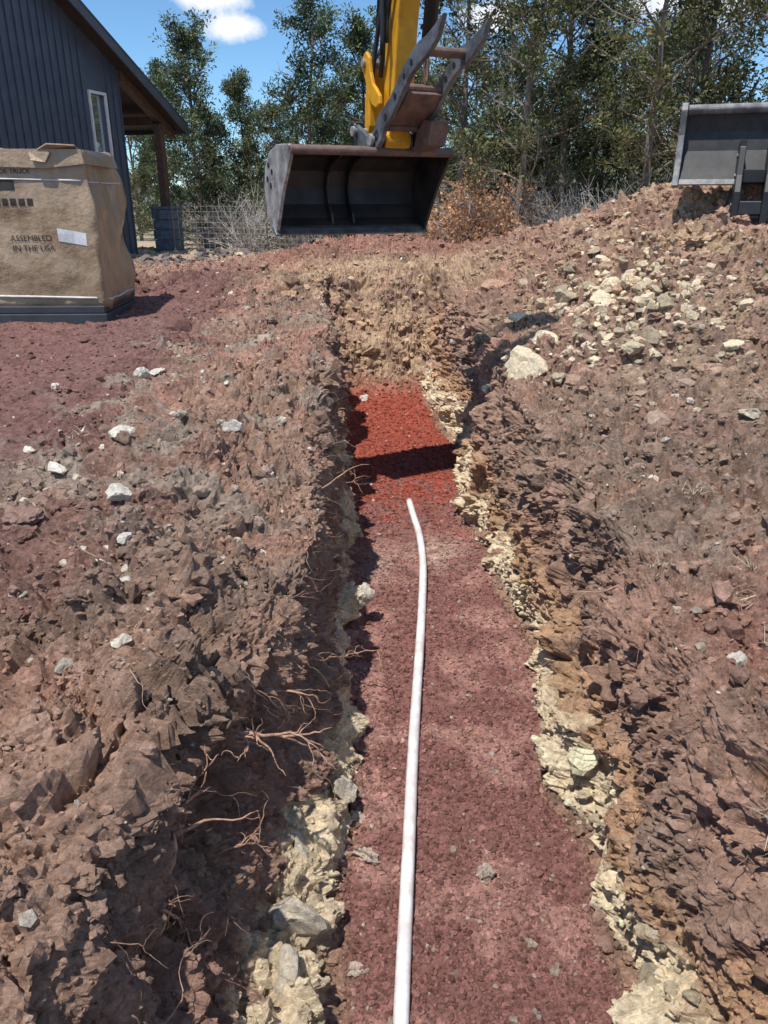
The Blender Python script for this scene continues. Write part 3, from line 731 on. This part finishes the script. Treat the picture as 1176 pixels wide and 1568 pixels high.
obj('straps',mb.mesh('straps',[M_strap],True),crate)
mb=MB(); box(mb,-.82,.78,-.66,.62,-.17,.05); box(mb,-.80,.76,-.64,.60,.052,.13); obj('pallet',mb.mesh('pallet',[M_pal]),crate,bevel=.01)

# ------------------------------------------------------------------ excavator arm + bucket
M_yel=simple('yellow_paint',(.74,.37,.012),(.58,.27,.014),7,.38,bumps=.08)
M_steel=simple('worn_steel',(.46,.45,.44),(.20,.195,.19),9,.5,.3,bumps=.3)
M_dark=simple('dark_bucket_steel',(.026,.026,.028),(.060,.052,.048),4,.5,.3,bumps=.3)
M_rust=simple('rusty_steel',(.22,.13,.105),(.11,.08,.07),12,.7,.2,bumps=.4)
M_thumb=simple('grey_thumb_steel',(.19,.21,.225),(.09,.09,.098),8,.45,.4,bumps=.3)
M_blk=simple('black_rubber',(.012,.012,.013),(.02,.02,.02),8,.45)
M_chrome=simple('chrome_rod',(.55,.55,.56),(.5,.5,.5),4,.15,1.0,bumps=0)
ex=bpy.data.objects.new('excavator_arm_with_bucket',None); COL.objects.link(ex); ex.location=(.08,6.6,1.97); ex.rotation_euler=(0,0,math.radians(25))
def part(name,mb,mats,bevel=.006,smooth=False,parent=ex):
    me=mb.mesh(name,mats,smooth); fix_normals(me); return obj(name,me,parent,bevel=bevel)
outp=[(.02,-.05),(-.30,-.02),(-.48,-.06),(-.60,-.16),(-.645,-.30),(-.62,-.44),(-.54,-.56),(-.44,-.62)]
inn=[(.02,-.075),(-.295,-.048),(-.465,-.085),(-.575,-.175),(-.615,-.30),(-.592,-.43),(-.525,-.535),(-.43,-.595)]
bx0,bx1=-.86,.50
mb=MB(); prism(mb,outp+inn[::-1],bx0+.03,bx1-.03); part('bucket_shell',mb,[M_dark],.003)
side=[(.04,-.05),(.0,-.01),(-.30,.0),(-.50,-.045),(-.62,-.15),(-.67,-.30),(-.64,-.45),(-.56,-.58),(-.43,-.66),(-.38,-.62),(-.20,-.34),(.0,-.12)]
mb=MB(); prism(mb,side,bx0,bx0+.028); part('bucket_side_plate_left',mb,[M_steel])
mb=MB(); prism(mb,side,bx1-.028,bx1); part('bucket_side_plate_right',mb,[M_dark])
mb=MB()
for f,z in [(-.52,-.14),(-.44,-.19),(-.56,-.24),(-.48,-.29)]: tube(mb,[(bx0-.004,-f,z),(bx0+.002,-f,z)],.022,12)
for f,z in [(-.12,-.12),(-.16,-.18)]: tube(mb,[(bx1-.034,-f,z),(bx1-.028,-f,z)],.02,12)
part('bolt_holes',mb,[M_blk],0)
mb=MB(); tube(mb,[(bx0+.0,-.02,-.05),(bx1,-.02,-.05)],.032,14); prism(mb,[(0,-.02),(-.28,.004),(-.28,-.018),(0,-.045)],bx0+.03,bx1-.03); part('bucket_top_lip',mb,[M_rust],.003)
mb=MB(); prism(mb,[(-.50,-.585),(-.42,-.61),(-.37,-.655),(-.40,-.665),(-.50,-.61)],bx0-.01,bx1+.01); part('cutting_edge',mb,[M_thumb],.004)
mb=MB()
for x in (-.36,-.17): prism(mb,[(-.25,-.05),(-.46,-.088),(-.57,-.178),(-.61,-.30),(-.588,-.43),(-.522,-.53),(-.44,-.58),(-.46,-.50),(-.52,-.42),(-.55,-.30),(-.51,-.20),(-.42,-.13),(-.25,-.08)],x,x+.02)
part('bucket_inner_ribs',mb,[M_dark],.003)
mb=MB()
for x in (-.16,.12):
    prism(mb,[(.02,-.03),(.06,.02),(.04,.08),(-.02,.09),(-.12,.06),(-.22,.11),(-.34,.16),(-.40,.12),(-.38,.03),(-.42,-.03)],x-.018,x+.018)
part('bucket_ears',mb,[M_thumb],.006)
mb=MB()
for f,z,r in [(0,.03,.045),(-.33,.11,.038)]:
    tube(mb,[(-.21,-f,z),(.17,-f,z)],r*.62,16)
    for x in (-.205,.165): tube(mb,[(x-.012,-f,z),(x+.012,-f,z)],r,16)
part('pins',mb,[M_steel],.003)
mb=MB(); prism(mb,[(-.05,-.02),(.05,-.03),(.12,.25),(.20,.8),(.40,1.6),(.80,2.7),(.50,2.8),(.16,1.6),(.0,.8),(-.04,.3)],-.075,.095); part('dipper_stick',mb,[M_yel],.012)
mb=MB(); tube(mb,[(-.10,0,.03),(.11,0,.03)],.07,18); part('stick_boss',mb,[M_yel],.004)
mb=MB()
for x in (-.15,.12):
    prism(mb,[(.04,.33),(-.02,.38),(-.08,.42),(-.12,.50),(-.14,.60),(-.20,.65),(-.27,.61),(-.27,.53),(-.21,.45),(-.18,.36),(-.10,.28),(-.02,.25),(.05,.27)],x,x+.03)
part('bucket_link_arms',mb,[M_yel],.008)
mb=MB(); prism(mb,[(-.20,.60),(-.26,.58),(-.36,.35),(-.37,.12),(-.30,.08),(-.27,.15),(-.27,.35)],-.09,.09); part('bucket_push_link',mb,[M_yel],.01)
mb=MB(); tube(mb,[(-.17,.22,.57),(.17,.22,.57)],.03,12); part('link_pin',mb,[M_steel],.002)
mb=MB(); tube(mb,[(0.0,.22,.57),(0.0,.16,1.0)],.026,14); part('bucket_cylinder_rod',mb,[M_chrome],0,True)
mb=MB(); tube(mb,[(-.02,.17,.78),(-.02,-.10,2.5)],.055,18); part('bucket_cylinder',mb,[M_blk],0,True)
mb=MB()
for i,(x,o2) in enumerate([(-.10,0),(-.13,.06),(-.10,.1),(-.12,-.05),(-.14,.13)]):
    pts=[]
    for t in np.linspace(0,1,24):
        z=.46+o2*2+t*2.2; f=-.03+o2+.25*(z-.5)*.55+.07*math.sin(t*9+i*1.3); pts.append((x-.03*math.sin(t*6+i),-f,z))
    tube(mb,pts,.018,8)
part('hydraulic_hoses',mb,[M_blk],0,True)
def thumbp(k=.88,kz=.76):
    pts=[(-.02,.0),(.06,-.04),(.15,.02),(.22,.13),(.36,.22),(.46,.31),(.58,.42),(.70,.52),(.82,.58),(.96,.63),(1.12,.74),(1.20,.90),(1.06,.83),(.94,.78),(.82,.76),(.70,.69),(.56,.60),(.45,.49),(.32,.38),(.18,.30),(.06,.22),(.0,.12)]
    return [(a*k,b*kz) for a,b in pts]
mb=MB(); 
for x in (-.16,.17): prism(mb,thumbp(),x-.018,x+.018)
part('thumb_plates',mb,[M_thumb],.006)
mb=MB()
for x in (-.18,.150,-.141,.189):
    for f,z,r in [(.06,.06,.036),(.22,.17,.026),(.38,.29,.022),(.52,.40,.020),(.63,.47,.020)]: tube(mb,[(x-.002,-f,z),(x+.002,-f,z)],r,14)
part('thumb_holes',mb,[M_blk],0)
mb=MB()
for f,z,r in [(.44,.34,.028),(.76,.52,.032),(.14,.11,.028)]: tube(mb,[(-.15,-f,z),(.18,-f,z)],r,12)
prism(mb,[(.18,.12),(.34,.20),(.48,.30),(.42,.36),(.28,.27),(.16,.19)],-.13,.15)
prism(mb,[(.10,-.05),(.34,-.02),(.40,.14),(.28,.16),(.16,.08)],.11,.26)
part('thumb_crossbars',mb,[M_rust],.006)
mb=MB(); tube(mb,[(.03,-.44,.38),(.03,-.48,.68)],.024,12); part('thumb_cylinder_rod',mb,[M_chrome],0,True)
mb=MB(); tube(mb,[(.03,-.47,.60),(.03,-.80,2.3)],.050,16); part('thumb_cylinder',mb,[M_blk],0,True)

# ------------------------------------------------------------------ dozer blade
M_bface=simple('blade_face_steel',(.024,.026,.029),(.048,.047,.046),7,.6,0,bumps=.3)
M_bedge=simple('blade_edge_steel',(.22,.22,.22),(.09,.09,.095),9,.55,.2,bumps=.3)
bl=bpy.data.objects.new('dozer_blade',None); COL.objects.link(bl); bl.location=(2.96,8.5,1.74); bl.rotation_euler=(0,0,math.radians(-20))
fp=[(.16,0),(.04,.12),(-.04,.28),(-.06,.45),(-.02,.62)]; bp=[(f-.03,z) for f,z in fp]
mb=MB(); prism(mb,fp+bp[::-1],.03,2.0); part('moldboard',mb,[M_bface],.003,parent=bl)
mb=MB(); prism(mb,[(.24,-.04),(.10,-.06),(-.10,.18),(-.16,.45),(-.12,.68),(.03,.71),(.08,.64),(.06,.42),(.12,.2)],-.03,.03)
part('end_plate',mb,[M_bedge],.006,parent=bl)
mb=MB(); prism(mb,[(-.10,.60),(.03,.60),(.05,.645),(.03,.69),(-.08,.69),(-.12,.645)],.03,2.0); part('top_tube',mb,[M_bedge],.015,parent=bl)
mb=MB(); prism(mb,[(.18,-.04),(.21,-.03),(.17,.02),(.14,.01)],.03,2.0); part('cutting_edge_strip',mb,[M_bedge],.004,parent=bl)
mb=MB()
for x in (.54,.80,1.4,1.66): prism(mb,[(-.02,.30),(.14,.36),(.28,.30),(.38,.05),(.46,-.10),(.48,-.50),(.20,-.52),(.18,-.15),(.08,.0)],x,x+.06)
prism(mb,[(.20,-.18),(.44,-.18),(.46,-.30),(.20,-.30)],.60,.80); prism(mb,[(.05,.08),(.34,.10),(.34,-.02),(.12,-.02)],.60,.80)
part('push_arms',mb,[M_blk],.008,parent=bl)
mb=MB()
for f,z in [(.2,.22),(.28,.04),(.34,-.22),(.34,-.40)]: tube(mb,[(.528,-f,z),(.538,-f,z)],.024,12)
tube(mb,[(.52,-.33,-.32),(.88,-.33,-.32)],.035,12)
part('arm_pins',mb,[M_thumb],0,parent=bl)

# ------------------------------------------------------------------ camera
cam=bpy.data.cameras.new('Camera'); co=bpy.data.objects.new('Camera',cam); COL.objects.link(co)
co.location=(0,0,1.6); co.rotation_euler=(math.radians(90-22.3),0,0)
cam.sensor_fit='VERTICAL'; cam.sensor_height=24; cam.lens=24*1178/1568; cam.clip_end=3000; cam.clip_start=.05
scene.camera=co

# ------------------------------------------------------------------ light
tos=Vector((-.27,-.30,1.0)).normalized()
EL=math.asin(tos.z); az=math.atan2(tos.x,tos.y)
sun=bpy.data.lights.new('sun','SUN'); sun.energy=4.9; sun.angle=math.radians(.8); sun.color=(1,.955,.89)
so=bpy.data.objects.new('sun',sun); COL.objects.link(so)
so.rotation_euler=tos.to_track_quat('Z','Y').to_euler(); so.location=tos*30
w=bpy.data.worlds.new('World'); scene.world=w; w.use_nodes=True; nt=w.node_tree
bgn=nt.nodes['Background']; sky=N(nt,'ShaderNodeTexSky',sky_type='NISHITA'); sky.sun_disc=False; sky.sun_elevation=EL; sky.sun_rotation=az; sky.altitude=1800; sky.air_density=1.0; sky.dust_density=.3; sky.ozone_density=2.5
tc=N(nt,'ShaderNodeTexCoord').outputs['Generated']
col=mixc(nt,'MULTIPLY',1.0,sky.outputs[0],(.72,.95,1.06))
nz=noise_fac(nt,tc,11,6,.65)
for (dx,dy,dz,r,sq) in [(-.195,1.165,.205,.032,2.6),(-.225,1.177,.240,.045,3.2),(.139,1.167,.215,.035,2.0),(.4,1.1,.25,.10,2.5),(-.6,1.0,.5,.14,2.5),(.5,-.6,.6,.35,1.5),(-.9,.1,.6,.3,1.5),(.8,.4,.7,.3,1.5)]:
    d=Vector((dx,dy,dz)).normalized()
    s=N(nt,'ShaderNodeVectorMath',operation='SUBTRACT'); nt.links.new(tc,s.inputs[0]); s.inputs[1].default_value=d
    m=N(nt,'ShaderNodeVectorMath',operation='MULTIPLY'); nt.links.new(s.outputs[0],m.inputs[0]); m.inputs[1].default_value=(1,1,sq)
    l=N(nt,'ShaderNodeVectorMath',operation='LENGTH'); nt.links.new(m.outputs[0],l.inputs[0])
    a=N(nt,'ShaderNodeMath',operation='MULTIPLY_ADD'); nt.links.new(nz,a.inputs[0]); a.inputs[1].default_value=-r*2.6; nt.links.new(l.outputs['Value'],a.inputs[2])
    f=mapr(nt,a.outputs[0],-r*.85,-r*.15,1,0)
    col=mixc(nt,'MIX',f,col,(7.0,7.1,7.3))
nt.links.new(col,bgn.inputs[0]); bgn.inputs[1].default_value=.15
scene.view_settings.view_transform='Standard'; scene.view_settings.look='None'; scene.view_settings.exposure=0
